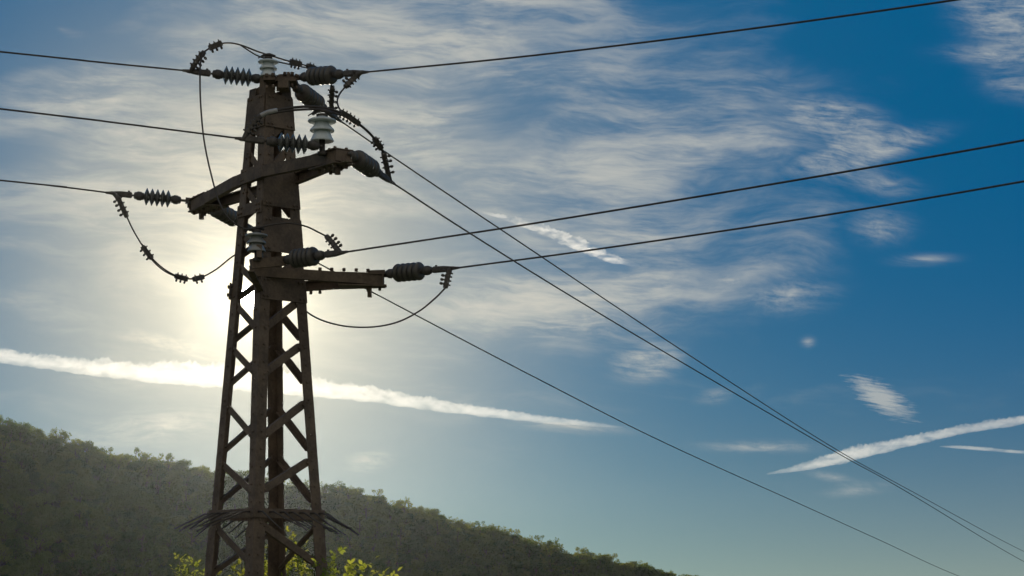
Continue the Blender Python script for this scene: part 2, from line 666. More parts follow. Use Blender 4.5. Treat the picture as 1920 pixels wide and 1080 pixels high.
# the wood that covers the slope: one mass
pts = []
gridd = {}
tries = 0
while len(pts) < 1900 and tries < 60000:
    tries += 1
    ppx = random.uniform(-230, 1620)
    d = random.uniform(-22, 200)
    if -3.2 < d < 3.6:
        continue
    p = hill_point(ppx, d)
    if p.z < -2 or HY - (p.z + 6 - CAMZ) * F / p.y > 1175:
        continue
    key = (int(p.x // 4), int(p.y // 4))
    if any((q - p).length < 3.3 for a in (-1, 0, 1) for b in (-1, 0, 1) for q in gridd.get((key[0] + a, key[1] + b), ())):
        continue
    gridd.setdefault(key, []).append(p)
    pts.append(p)


def forest(points):
    me = bpy.data.meshes.new('forest')
    me.from_pydata([tuple(p) for p in points], [], [])
    rot = me.attributes.new('rot', 'FLOAT', 'POINT')
    scl = me.attributes.new('scl', 'FLOAT', 'POINT')
    idx = me.attributes.new('pick', 'INT', 'POINT')
    n = len(points)
    rot.data.foreach_set('value', RNG.uniform(0, 6.28, n).tolist())
    scl.data.foreach_set('value', RNG.uniform(0.75, 1.2, n).tolist())
    idx.data.foreach_set('value', RNG.integers(0, len(VARS), n).tolist())
    o = bpy.data.objects.new('forest', me)
    C.objects.link(o)
    col = bpy.data.collections.new('forest_sources')
    for v in VARS:
        col.objects.link(v[2])
    ng = bpy.data.node_groups.new('forest_scatter', 'GeometryNodeTree')
    ng.interface.new_socket('Geometry', in_out='INPUT', socket_type='NodeSocketGeometry')
    ng.interface.new_socket('Geometry', in_out='OUTPUT', socket_type='NodeSocketGeometry')
    N, L = ng.nodes, ng.links
    gi, go = N.new('NodeGroupInput'), N.new('NodeGroupOutput')
    ci = N.new('GeometryNodeCollectionInfo')
    ci.inputs['Collection'].default_value = col
    ci.inputs['Separate Children'].default_value = True
    ci.inputs['Reset Children'].default_value = True
    ip = N.new('GeometryNodeInstanceOnPoints')
    ip.inputs['Pick Instance'].default_value = True

    def attr(name, typ):
        a = N.new('GeometryNodeInputNamedAttribute')
        a.data_type = typ
        a.inputs['Name'].default_value = name
        return a.outputs[0]
    cx = N.new('ShaderNodeCombineXYZ')
    L.new(attr('rot', 'FLOAT'), cx.inputs[2])
    L.new(gi.outputs[0], ip.inputs['Points'])
    L.new(ci.outputs[0], ip.inputs['Instance'])
    L.new(attr('pick', 'INT'), ip.inputs['Instance Index'])
    L.new(cx.outputs[0], ip.inputs['Rotation'])
    L.new(attr('scl', 'FLOAT'), ip.inputs['Scale'])
    L.new(ip.outputs[0], go.inputs[0])
    md = o.modifiers.new('scatter', 'NODES')
    md.node_group = ng
    return o


tag(forest(pts), 'dense dark green wood covering the hillside behind the pylon', 'forest', kind='stuff')

# ------------------------------------------------------------------ pylon
ALPHA = R(5.5)
SA, CA = math.sin(ALPHA), math.cos(ALPHA)
DIRS = {'front': Vector((-SA, -CA, 0)), 'right': Vector((CA, -SA, 0)), 'back': Vector((SA, CA, 0)), 'left': Vector((-CA, SA, 0))}
ORDER = ['front', 'right', 'back', 'left']


def zy(py):
    return CAMZ + (HY - py) * DT / F


def axis_pt(z):
    py = HY - (z - CAMZ) * F / DT
    ax = 498.5 + (1080 - py) / 910 * 8.0
    return Vector(((ax - CX) * DT / F, DT, z))


def rad(z):
    py = HY - (z - CAMZ) * F / DT
    return (115 - (1080 - py) / 910 * 75.5) * DT / F


def corner(name, z):
    return axis_pt(z) + DIRS[name] * rad(z)


pylon = empty('lattice_pylon', (axis_pt(0).x, DT, 0), 'dark rusty steel lattice pylon rising from leafy shrubs', 'pylon')
ZTOP = {'front': zy(150), 'right': zy(163), 'back': zy(166), 'left': zy(168)}
LW, LT = 0.112, 0.013


def leg_section(mb, name, z0, z1, w, t, out=0.0):
    i = ORDER.index(name)
    a, b = ORDER[(i + 1) % 4], ORDER[(i - 1) % 4]
    rings = []
    for z in (z0, z1):
        c = corner(name, z) + DIRS[name] * out
        e1 = (DIRS[a] - DIRS[name]).normalized()
        e2 = (DIRS[b] - DIRS[name]).normalized()
        rings.append([c, c + e1 * w, c + e1 * w + e2 * t, c + e1 * t + e2 * t, c + e2 * w + e1 * t, c + e2 * w])
    mb.loft(rings, True, True)
    return (DIRS[a] - DIRS[name]).normalized(), (DIRS[b] - DIRS[name]).normalized()


for nm in ORDER:
    mb = MB()
    e1, e2 = leg_section(mb, nm, zy(1000), ZTOP[nm], LW, LT)
    leg_section(mb, nm, -0.3, zy(992), LW + 0.02, LT, 0.016)
    # bolt heads on both flanges
    z = zy(1075)
    while z < ZTOP[nm] - 0.1:
        o_ = 0.016 if z < zy(992) else 0.0
        for ea, eb in ((e1, e2), (e2, e1)):
            p = corner(nm, z) + DIRS[nm] * o_ + ea * 0.06
            mb.bolt(p, -eb, 0.011, 0.012)
        z += 0.17
    mb.build('leg', M['steel'], pylon)
# concrete footing
mb = MB()
b0 = axis_pt(0)
mb.box(b0 + Vector((0, 0, 0.03)), DIRS['front'] * 0.95 + DIRS['right'] * 0.95, DIRS['front'] * 0.95 - DIRS['right'] * 0.95, (0, 0, 0.25))
mb.build('footing', mat('footing_concrete', (0.30, 0.29, 0.27), 0.9), pylon)


def brace(n0, y0, n1, y1, w=0.07, inset=0.05):
    """angle bar across the face between two legs, at heights given by picture rows of the pylon axis plane"""
    p0, p1 = corner(n0, zy(y0)), corner(n1, zy(y1))
    h = (p1 - p0)
    h.z = 0
    hn = h.normalized()
    nrm = (DIRS[n0] + DIRS[n1]).normalized()      # outward
    p0 = p0 + hn * inset
    p1 = p1 - hn * inset
    mb = MB()
    mb.bar(p0, p1, (p1 - p0).cross(nrm), w, 0.009, -nrm * 0.0185)
    d = (p1 - p0).normalized()
    s = d.cross(nrm).normalized()
    mb.bar(p0 + d * 0.05, p1 - d * 0.05, nrm, 0.045, 0.008, -nrm * 0.0455 + s * (w / 2 - 0.004))
    for q in (p0 + d * 0.03, p0 + d * 0.08, p1 - d * 0.03, p1 - d * 0.08):
        mb.bolt(q - nrm * 0.014, nrm, 0.012, 0.022)
    return mb.build('brace', M['steel'], pylon)


NL = [(1105, 1185), (985, 1062), (866, 930), (757, 830), (650, 712), (568, 628), (497, 545), (437, 478), (352, 405), (285, 335), (232, 270)]
for a, b in NL:
    brace('left', a, 'front', b)
    if a > 980:                       # the panels under the guard lean the other way on this face
        brace('front', a - 4, 'right', b)
    else:
        brace('right', a - 4, 'front', b)
FL = [(1180, 1105), (1075, 990), (945, 850), (848, 756), (722, 640), (640, 570), (560, 505), (480, 430), (410, 355), (335, 290)]
for a, b in FL:
    brace('left', a, 'back', b, 0.06)
    if a > 1000:
        brace('right', b - 8, 'back', a - 12, 0.06)
    else:
        brace('right', a, 'back', b, 0.06)


def plate_on(n0, n1, ya, yb, out=0.006, t=0.01, grow=0.0, name='face_plate'):
    """steel plate bolted over the face between two legs"""
    nrm = (DIRS[n0] + DIRS[n1]).normalized()
    mb = MB()
    za, zb = zy(ya), zy(yb)
    hn = (DIRS[n1] - DIRS[n0]).normalized()
    r = []
    for o in (out, out + t):
        r.append([corner(n0, za) - hn * grow + nrm * o, corner(n1, za) + hn * grow + nrm * o,
                  corner(n1, zb) + hn * grow + nrm * o, corner(n0, zb) - hn * grow + nrm * o])
    mb.loft(r, True, True)
    for z_, f in ((za, 1), (zb, -1)):
        for n in (n0, n1):
            sg = 1 if n == n0 else -1
            for k in (0.035, 0.08):
                mb.bolt(corner(n, z_ - 0.0) + hn * sg * k + Vector((0, 0, 0.03 * f)) + nrm * (out + t), nrm, 0.012, 0.014)
    return mb.build(name, M['steel'], pylon)


plate_on('left', 'front', 246, 184)
plate_on('front', 'right', 246, 184, 0.007)
plate_on('right', 'back', 246, 186)
plate_on('back', 'left', 246, 186)
plate_on('left', 'front', 408, 386)
plate_on('front', 'right', 395, 318, 0.007)
plate_on('front', 'right', 480, 415, 0.007)
plate_on('front', 'right', 570, 528, 0.007)
plate_on('left', 'front', 345, 318, 0.006)


# top bracket: two channels and lugs that hold three insulator strings
def top_bracket():
    mb = MB()
    zt = zy(152)
    c = axis_pt(zt)
    f, b = corner('front', zt), corner('back', zt)
    l, r = corner('left', zt), corner('right', zt)
    ux = Vector((1, 0, 0))
    mb.box(W(527, 154, 20.9), (0.16, 0, 0), (0, 0.12, 0), (0, 0, 0.016))
    mb.box(W(506, 149, 20.78), (0.055, 0, 0), (0, 0.08, 0), (0, 0, 0.022))
    mb.box(W(538, 149, 20.9), (0.075, 0, 0), (0, 0.09, 0), (0, 0, 0.03))
    mb.box(W(533, 160, 20.8), (0.05, 0, 0), (0, 0.10, 0), (0, 0, 0.045))
    mb.box(W(530, 161, 20.85), (0.06, 0, 0), (0, 0.012, 0), (0, 0, 0.05))
    mb.box(W(520, 146, 20.9), (0.13, 0, 0), (0, 0.05, 0), (0, 0, 0.015))
    # sloping straps down to the legs
    mb.bar(W(480, 173, 20.97), W(505, 158, 20.85), (0, 0, 1), 0.06, 0.012)
    mb.bar(W(538, 168, 20.9), W(520, 158, 21.1), (0, 0, 1), 0.05, 0.012)
    mb.bar(W(520, 182, 20.92), W(540, 182, 20.98), (0, 0, 1), 0.10, 0.012)
    for px, py, Y in ((500, 144, 20.7), (512, 143, 20.7), (534, 141, 20.8), (548, 141, 20.8), (556, 145, 20.82), (541, 141, 20.95)):
        mb.bolt(W(px, py, Y), (0, 0, 1), 0.017, 0.03)
        mb.bolt(W(px, py + 16, Y), (0, 0, -1), 0.014, 0.03)
    # lugs
    mb.bar(W(545, 147, 20.9), W(562, 145, 20.88), (0, 0, 1), 0.05, 0.02)
    mb.bar(W(540, 152, 20.9), W(553, 163, 21.0), (0, 0, 1), 0.06, 0.02)
    mb.bar(W(505, 150, 20.85), W(494, 148, 20.92), (0, 0, 1), 0.05, 0.02)
    return mb.build('top_bracket', M['steel'], pylon)


top_bracket()

# --- upper cross-arm: two channels that clamp the pylon and meet at both ends
AU = Vector((0.545, -0.838, 0)).normalized()        # towards its near, right-hand end
NU = Vector((-0.838, -0.545, 0)).normalized()        # outward normal of the near face
ZU = zy(336)
AC = axis_pt(ZU)


def channel(mb, pts, h, depth, nrm):
    """C section swept along a polyline; web faces nrm"""
    for a, b in zip(pts[:-1], pts[1:]):
        d = (b - a).normalized()
        up = Vector((0, 0, 1))
        up = (up - d * up.dot(d)).normalized()
        n = d.cross(up).normalized()
        if n.dot(nrm) < 0:
            n = -n
        e = d * 0.006
        a2, b2 = a - e, b + e
        m, hl = (a2 + b2) / 2, (b2 - a2) / 2
        mb.box(m, hl, up * h / 2, n * 0.005)
        for s in (-1, 1):
            mb.box(m - n * (depth / 2 + 0.005) + up * s * (h / 2 - 0.005), hl * 0.998, up * 0.0045, n * depth / 2)


fo = rad(ZU) * 0.74 + 0.026
upper = MB()
bars = []
for sgn, zoff in ((1, 0.0), (-1, 0.0)):
    mb = MB()
    pl = [AC + AU * s + NU * o * sgn + Vector((0, 0, zoff - (0.05 if s > 1 else 0.0))) for s, o in ((-1.66, 0.075), (-0.34, fo), (0.30, fo), (1.50, 0.075))]
    channel(mb, pl, 0.108, 0.05, NU * sgn)
    bars.append(mb)
arm = bars[0].build('crossarm', M['steel'], pylon)
bars[1].build('channel', M['steel'], arm)


def end_plates(mb, c, a, n, s0, s1, half0, half1, z, t=0.012):
    r = []
    for dz in (z, z + t):
        r.append([c + a * s0 - n * half0 + Vector((0, 0, dz)), c + a * s1 - n * half1 + Vector((0, 0, dz)),
                  c + a * s1 + n * half1 + Vector((0, 0, dz)), c + a * s0 + n * half0 + Vector((0, 0, dz))])
    mb.loft(r)


for s0, s1 in ((1.12, 1.53), (-1.24, -1.70)):
    mb = MB()
    AC = axis_pt(ZU) + Vector((0, 0, -0.047 if s1 > 0 else 0.0))
    end_plates(mb, AC, AU, NU, s0, s1, 0.13, 0.10, 0.057)
    end_plates(mb, AC, AU, NU, s0 * 0.97, s1, 0.14, 0.10, -0.069)
    for f in (0.1, 0.35, 0.6, 0.85):
        s = s0 + (s1 - s0) * f
        for o in (-0.06, 0.06):
            mb.bolt(AC + AU * s + NU * o + Vector((0, 0, 0.069)), (0, 0, 1), 0.016, 0.025)
            mb.bolt(AC + AU * s + NU * o + Vector((0, 0, -0.069)), (0, 0, -1), 0.016, 0.03)
    q = AC + AU * s1
    mb.box(q, AU * 0.008, NU * 0.085, (0, 0, 0.05))
    mb.bolt(q + Vector((0, 0, -0.08)) - AU * 0.12 * (1 if s1 > 0 else -1), (0, 0, -1), 0.028, 0.07)
    mb.bar(q + Vector((0, 0, -0.055)), q + AU * (0.09 if s1 > 0 else -0.07) + Vector((0, 0, -0.055)), NU, 0.06, 0.02)
    mb.build('end_plate', M['steel'], arm)

# --- lower cross-arm: bracket from front and back legs meeting at its right end
ZL = zy(526)
RE = W(716, 526, DT)
mb1, mb2 = MB(), MB()
pf = corner('front', ZL) + Vector((-0.10, -0.03, 0.035))
pb = corner('back', ZL) + Vector((-0.05, 0.05, -0.02))
channel(mb1, [pf, RE + Vector((0, -0.05, 0))], 0.098, 0.05, Vector((0, -1, 0)))
channel(mb2, [pb, RE + Vector((0, 0.05, 0))], 0.098, 0.05, Vector((0, 1, 0)))
arm2 = mb1.build('crossarm', M['steel'], pylon)
mb2.build('channel', M['steel'], arm2)
mb = MB()
rx = Vector((1, 0, 0))
for zo in (0.052, -0.064):
    pb_ = MB()
    end_plates(pb_, RE, -rx, Vector((0, 1, 0)), -0.03, 0.42, 0.075, 0.15, zo)
    pb_.build('end_plate', M['steel'], arm2)
mb.box(RE + Vector((0.012, 0, 0)), (0.008, 0, 0), (0, 0.075, 0), (0, 0, 0.058))
for px in (600, 622, 645, 668, 690):
    mb.bolt(W(px, 510 - (690 - px) * 0.03, DT - 0.05), (0, 0, 1), 0.017, 0.03)
for px, py in ((583, 548), (600, 547), (690, 543), (712, 541)):
    mb.bolt(W(px, py - 2, DT + 0.03), (0, 0, -1), 0.015, 0.03)
mb.box(W(693, 546, DT), (0.02, 0, 0), (0, 0.02, 0), (0, 0, 0.06))
mb.bar(W(690, 512, DT), W(722, 511, DT), (0, 0, 1), 0.05, 0.03)
mb.bar(W(716, 517, DT), W(725, 517, DT), (0, 0, 1), 0.03, 0.02)
mb.bar(W(712, 537, DT), W(725, 536, DT), (0, 0, 1), 0.03, 0.02)
mb.build('end_fitting', M['steel'], arm2)

# short bracket on the near leg for the post insulator and a strain string
mb = MB()
fl = corner('front', zy(500))
mb.bar(fl + Vector((0.0, 0.02, 0)), Vector((fl.x + 0.05, 20.08, zy(500))), (0, 0, 1), 0.12, 0.05)
mb.bar(W(470, 495, 20.15), W(535, 489, 20.3), (0, 0, 1), 0.09, 0.05)
mb.bar(W(470, 508, 20.15), fl + Vector((0, 0.0, -0.30)), (1, 0, 0), 0.06, 0.012)
mb.build('front_bracket', M['steel'], pylon)
# strap with bolt ends on the far left leg
mb = MB()
for py in (537, 552):
    p = corner('left', zy(py))
    mb.lathe(p + Vector((0.10, 0, 0)), (-1, 0, 0), [(0, 0.012), (0.125, 0.012), (0.126, 0.02), (0.14, 0.02)], 8)
mb.bar(corner('left', zy(530)) + Vector((-0.012, 0, 0)), corner('left', zy(560)) + Vector((-0.012, 0, 0)), (0, 1, 0), 0.09, 0.012)
mb.build('strap', M['steel'], pylon)

# climbing guard: angle frame round the legs with down-sloping spikes
ZG = zy(966)
fr = MB()
for i, nm in enumerate(ORDER):
    n2 = ORDER[(i + 1) % 4]
    nrm = (DIRS[nm] + DIRS[n2]).normalized()
    a, b = corner(nm, ZG) + nrm * 0.016, corner(n2, ZG) + nrm * 0.016
    ex = (b - a).normalized() * 0.02
    fr.bar(a - ex, b + ex, (0, 0, 1), 0.09, 0.011)
    fr.bar(a, b, nrm, 0.05, 0.01, Vector((0, 0, 0.040)) - nrm * 0.031)
guard = fr.build('climbing_guard', M['steel'], pylon)
for i, nm in enumerate(ORDER):
    n2 = ORDER[(i + 1) % 4]
    nrm = (DIRS[nm] + DIRS[n2]).normalized()
    a, b = corner(nm, ZG), corner(n2, ZG)
    for k in range(7):
        f = (k + 0.35 + random.uniform(-0.08, 0.08)) / 6.7
        p = a.lerp(b, f) + nrm * 0.024 + Vector((0, 0, 0.01))
        d = (nrm + Vector((random.uniform(-0.12, 0.12), random.uniform(-0.12, 0.12), -0.44 + random.uniform(-0.07, 0.07))))
        d = d.normalized()
        L = 0.44 + random.uniform(-0.05, 0.03)
        sp = MB()
        sp.tube([p, p + (nrm * 0.07), p + nrm * 0.07 + d * L], [0.0095, 0.0095, 0.0065], 6)
        sp.build('spike', M['wire'], guard)


# ------------------------------------------------------------------ insulators
def strain(A, B, label, kind, tail, group=None, link=0.0):
    """string from the steelwork A to the conductor B; tail = points the jumper leaves through"""
    A, B = Vector(A), Vector(B)
    d = (B - A)
    L = d.length
    d.normalize()
    root = empty('strain_insulator', A, label, 'insulator', group)
    s0 = link
    T = L - link

    def at(f): return A + d * (link + f * T)
    # shackle
    mb = MB()
    mb.tube([A - d * 0.015, at(0.03)], 0.014, 8)
    if link:
        mb.box(A + d * link * 0.5, d * 0.03, d.cross(Vector((0, 0, 1))).normalized() * 0.03, d.cross(Vector((0, 0, 1))).cross(d).normalized() * 0.03)
        mb.bolt(A + d * link * 0.5, (0, 0, -1), 0.012, 0.07)
    mb.build('shackle', M['galv'], root)
    cp = [(0, 0.022), (0.008, 0.036), (0.03, 0.040), (0.036, 0.047), (0.075, 0.047), (0.082, 0.040), (0.102, 0.037), (0.106, 0.026), (0.12, 0.024)]
    mb = MB()
    mb.lathe(at(0.02), d, cp, 14)
    mb.build('end_cap', M['cap'], root)
    mb = MB()
    mb.lathe(at(0.635), -d, cp, 14)
    mb.build('end_cap', M['cap'], root)
    mb = MB()
    mb.tube([at(0.13), at(0.52)], 0.026, 10)
    mb.build('core', M['cap'], root)
    f0, f1 = 0.155, 0.50
    n = 5
    pitch = (f1 - f0) * T / n
    for k in range(n):
        o = at(f0) + d * (k * pitch)
        mb2 = MB()
        if kind == 'glass':
            prof = [(0.0, 0.036), (pitch * 0.08, 0.045), (pitch * 0.42, 0.084), (pitch * 0.48, 0.090), (pitch * 0.57, 0.090),
                    (pitch * 0.63, 0.084), (pitch * 0.90, 0.046), (pitch * 0.99, 0.036)]
            mb2.lathe(o, d, prof, 28)
            mb2.build('disc', M['glass'], root)
        else:
            prof = [(0.0, 0.040)] + [(pitch * (0.5 - 0.5 * math.cos(a)) * 0.99, 0.050 + 0.040 * math.sin(a) ** 0.9)
                                     for a in [math.pi * j / 10 for j in range(1, 10)]] + [(pitch * 0.99, 0.040)]
            mb2.lathe(o, d, prof, 28)
            mb2.build('disc', M['rib'], root)
    # dead-end clamp with a bolted tail
    mb = MB()
    up = Vector((0, 0, 1))
    s = d.cross(up).normalized()
    u = s.cross(d).normalized()
    mb.tube([at(0.625), at(0.665)], 0.011, 8)
    rings = []
    for f, h, w in ((0.655, 0.022, 0.018), (0.67, 0.030, 0.022), (0.80, 0.029, 0.021), (0.86, 0.024, 0.018), (0.93, 0.015, 0.014), (1.0, 0.011, 0.011)):
        c = at(f)
        rings.append([c + u * h * a + s * w * b for a, b in ((1, -0.6), (1, 0.6), (0.6, 1), (-0.6, 1), (-1, 0.6), (-1, -0.6), (-0.6, -1), (0.6, -1))])
    mb.loft(rings, True, True)
    mb.bolt(at(0.70) + u * 0.026, u, 0.012, 0.018)
    cl = mb.build('clamp', M['galv'], root)
    # tail
    mb = MB()
    tp = spline([at(0.97), at(0.90)] + [Vector(p) for p in tail], 6)
    n = len(tp)
    rr = [0.012 + 0.013 * min(1, 3.0 * k / n) for k in range(n)]
    mb.tube(tp, rr, 8)
    total = sum((tp[k + 1] - tp[k]).length for k in range(n - 1))
    want = [0.42, 0.57, 0.72, 0.87]
    acc = 0
    for k in range(n - 1):
        seg = tp[k + 1] - tp[k]
        for w_ in want:
            if acc <= w_ * total < acc + seg.length:
                dd = seg.normalized()
                side = dd.cross(Vector((0, 1, 0.1))).normalized()
                p = tp[k] + dd * (w_ * total - acc)
                mb.box(p, dd * 0.012, side * 0.026, dd.cross(side) * 0.026)
                mb.lathe(p - side * 0.065, side, [(0, 0.008), (0.012, 0.014), (0.028, 0.014), (0.03, 0.008), (0.108, 0.008)], 6)
        acc += seg.length
    mb.build('tail_clamp', M['galv'], cl)
    return root


GS = 'strain insulator strings on the pylon'
T_L1 = [W(364, 122, 20.80), W(374, 108, 20.78), W(383, 97, 20.75)]
strain(W(495, 149, 20.93), W(342, 132, 20.82), 'glass strain insulator left of the pylon top, holding the topmost left wire', 'glass', T_L1, GS)
T_L2 = [W(466, 243, 19.62), W(477, 229, 19.62), W(489, 217, 19.62)]
strain(W(602, 274, 19.72), W(440, 259, 19.60), 'glass strain insulator in front of the pylon below the large white post insulator', 'glass', T_L2, GS)
T_L3 = [W(222, 373, 22.25), W(230, 390, 22.25), W(238, 407, 22.25)]
strain(W(364, 378, 22.40), W(198, 361, 22.26), 'glass strain insulator on the far left end of the upper crossarm, sun glinting through', 'glass', T_L3, GS, 0.12)
T_R1 = [W(663, 147, 20.42), W(655, 155, 20.40), W(647, 163, 20.38)]
strain(W(562, 145, 20.88), W(690, 135, 20.32), 'dark ribbed strain insulator right of the pylon top, holding the topmost right wire', 'rib', T_R1, GS)
T_R2 = [W(632, 467, 19.9), W(623, 455, 19.95), W(612, 443, 20.0)]
strain(W(532, 488, 20.30), W(652, 472, 19.80), 'dark ribbed strain insulator close to the pylon legs, just above the lower crossarm', 'rib', T_R2, GS)
T_R3 = [W(841, 512, 20.5), W(838, 526, 20.5), W(835, 540, 20.5)]
strain(W(722, 514, 21.0), W(860, 502, 20.45), 'grey ribbed strain insulator at the right end of the lower crossarm', 'rib', T_R3, GS)
T_D1 = [W(622, 205, 21.85), W(622, 182, 21.75), W(623, 163, 21.6)]
strain(W(551, 161, 20.98), W(640, 228, 22.05), 'dark ribbed strain insulator slanting down to the right from the pylon top', 'rib', T_D1, GS)
T_D2 = [W(728, 327, 20.6), W(724, 308, 20.55), W(719, 286, 20.45)]
strain(W(655, 288, 19.72), W(740, 345, 20.75), 'dark ribbed strain insulator slanting down from the right end of the upper crossarm', 'rib', T_D2, GS)
T_D3 = [W(484, 444, 23.3), W(478, 452, 23.2), W(470, 462, 23.0)]
strain(W(385, 381, 22.5), W(492, 440, 23.6), 'dark strain insulator under the left end of the upper crossarm, half behind the pylon leg', 'rib', T_D3, GS)


def post(base, k, label, pin_h, m='porcelain', group='post insulators on the pylon'):
    """porcelain post with three sheds; k = scale, base = foot of its pin"""
    base = Vector(base)
    root = empty('post_insulator', base, label, 'insulator', group)
    mb = MB()
    mb.lathe(base - Vector((0, 0, 0.03)), (0, 0, 1), [(0, 0.045 * k), (0.03, 0.045 * k), (0.032, 0.028 * k), (pin_h + 0.05, 0.028 * k)], 14)
    mb.build('pin', M['galv'], root)
    o = base + Vector((0, 0, pin_h))
    pr = [(0.030, 0.034), (0.012, 0.075), (0.0, 0.104), (0.004, 0.110), (0.014, 0.110), (0.04, 0.098), (0.09, 0.074), (0.112, 0.066),
          (0.100, 0.092), (0.096, 0.112), (0.104, 0.117), (0.116, 0.113), (0.135, 0.094), (0.165, 0.072), (0.185, 0.066),
          (0.183, 0.100), (0.184, 0.130), (0.194, 0.136), (0.206, 0.130), (0.216, 0.100), (0.222, 0.050), (0.226, 0.046),
          (0.246, 0.048), (0.258, 0.040), (0.266, 0.022), (0.268, 0.001)]
    mb = MB()
    mb.lathe(o, (0, 0, 1), [(h * k, r * k) for h, r in pr], 36)
    mb.build('porcelain_body', M[m], root)
    # binding that ties the conductor on top
    mb = MB()
    t = o + Vector((0, 0, 0.25 * k))
    mb.lathe(t - Vector((0, 0, 0.012)), (0, 0, 1), [(0, 0.050 * k), (0.004, 0.056 * k), (0.018, 0.056 * k), (0.022, 0.05 * k)], 14)
    mb.tube([t + Vector((-0.09, 0, 0.012)) * k, t + Vector((-0.05, -0.03, 0.03)) * k, t + Vector((0.02, -0.03, 0.038)) * k, t + Vector((0.09, 0, 0.02)) * k], 0.014 * k + 0.003, 7)
    mb.tube([t + Vector((-0.13, -0.02, -0.01)) * k, t + Vector((-0.10, -0.03, 0.008)) * k, t + Vector((-0.05, -0.05, 0.006)) * k], 0.006, 6)
    mb.build('tie_clamp', M['wire'], root)
    return root


post(W(604, 285, 19.78), 0.98, 'large white porcelain post insulator on the right end of the upper crossarm', 0.095)
post(W(503, 146, 20.78), 0.74, 'small white porcelain post insulator on the very top of the pylon', 0.01)
post(W(481, 484, 20.15), 0.78, 'porcelain post insulator in front of the pylon, colour greyed for sun glare, just above the sun', 0.06, 'glare_porcelain')


# ------------------------------------------------------------------ conductors and jumpers
WR = 0.0088


def conductor(pts, label, ext0=None, group='conductors strung from the pylon'):
    pl = spline([W(*p) if not isinstance(p, Vector) else p for p in pts], 10)
    mb = MB()
    mb.tube(pl, WR, 8)
    return tag(mb.build('power_line', M['wire']), label, 'power line', group)


def beyond(a, b, dist, sag=0.0):
    """a point on the line from a to b carried on by dist metres"""
    a, b = W(*a), W(*b)
    d = (b - a).normalized()
    return b + d * dist + Vector((0, 0, -sag))


def side_wire(a, mid, b, more, label):
    e1 = beyond(mid, b, more * 0.5, 0.02)
    e2 = beyond(mid, b, more, 0.02)
    conductor([a, mid, b, e1, e2], label)


side_wire((345, 132.3, 20.82), (170, 115, 20.6), (0, 97, 20.35), 14, 'topmost of the three thin wires running left from the pylon')
side_wire((443, 258.8, 19.60), (220, 230.5, 19.3), (0, 204, 19.0), 14, 'middle of the three thin wires running left from the pylon')
side_wire((201, 361, 22.26), (100, 348.5, 22.1), (0, 338, 21.95), 14, 'lowest of the three thin wires running left from the pylon')
conductor([(687, 135.3, 20.32), (1000, 104, 19.25), (1400, 55, 18.0), (1790, 0, 16.9), (2150, -56, 15.9), (4300, -440, 11.5)], 'topmost wire running right from the pylon to the top edge')
conductor([(649, 472.5, 19.8), (1000, 419, 18.6), (1450, 345, 17.2), (1920, 263, 16.0), (2400, 172, 14.8), (4300, -230, 11.2)], 'upper of the two wires crossing the branch lines toward the right edge')
conductor([(857, 502.5, 20.45), (1100, 470, 19.6), (1500, 411, 18.2), (1920, 340, 16.9), (2400, 252, 15.6), (4300, -140, 11.4)], 'lower of the two wires crossing the branch lines toward the right edge')


def branch(x0, y0, h, rows, label):
    c = x0 - h * y0
    pts = []
    for px, py in rows:
        Y = c / ((px - CX) / F - h)
        pts.append(W(px, py, Y))
    d = (pts[-1] - pts[-2]).normalized()
    pts += [pts[-1] + d * 30 + Vector((0, 0, 0.4)), pts[-1] + d * 70 + Vector((0, 0, 2.2))]
    conductor(pts, label)


p = W(637, 226, 22.05)
branch(p.x, p.y, 0.35, [(637, 226), (735, 293.5), (940, 431), (1300, 671), (1560, 838), (1700, 916), (1920, 1034)],
       'upper right branch wire dropping from the pylon top to the lower right')
p = W(737, 343.5, 20.75)
branch(p.x, p.y, 0.35, [(737, 343.5), (885, 440), (1080, 561), (1300, 692), (1580, 855), (1700, 922), (1920, 1053)],
       'branch wire dropping from the right end of the upper crossarm to the lower right')
p = W(489, 439, 23.6)
branch(p.x, p.y, 0.35, [(489, 439), (590, 490), (690, 543.5), (1000, 706), (1250, 832), (1500, 945), (1650, 1013), (1800, 1081)],
       'lowest branch wire emerging from behind the pylon to the lower right')


def connector(mb, p, d, side, L=0.16, n=3):
    d = d.normalized()
    side = (side - d * side.dot(d)).normalized()
    o = d.cross(side)
    mb.box(p, d * L / 2, side * 0.024, o * 0.022)
    for k in range(n):
        q = p + d * (L * ((k + 0.5) / n - 0.5))
        mb.box(q, d * 0.011, side * 0.028, o * 0.026)
        mb.lathe(q - side * 0.056, side, [(0, 0.007), (0.012, 0.012), (0.022, 0.012), (0.024, 0.007), (0.10, 0.007)], 6)


def jumper(pts, label, conns=(), r=0.0085, strand=None, sleeve=None):
    pl = spline([W(*p) for p in pts], 8)
    mb = MB()
    mb.tube(pl, r, 8)
    o = mb.build('jumper_cable', M['wire'])
    tag(o, label, 'jumper cable', 'jumper cables looped round the pylon')
    for px, py, L, n in conns:
        best = min(range(1, len(pl) - 1), key=lambda k: (CX + pl[k].x / pl[k].y * F - px) ** 2 + (HY - (pl[k].z - CAMZ) / pl[k].y * F - py) ** 2)
        d = pl[best + 1] - pl[best - 1]
        cb = MB()
        connector(cb, pl[best], d, d.cross(Vector((0, 1, 0.15))), L, n)
        cb.build('connector', M['galv'], o)
    if strand:
        sb = MB()
        sb.tube(spline([W(*p) for p in strand], 8), r * 0.85, 7)
        sb.build('strand', M['wire'], o)
    if sleeve:
        sb = MB()
        sb.tube(spline([W(*p) for p in sleeve], 6), r * 1.9, 8)
        sb.build('sleeve', M['alu'], o)
    return o


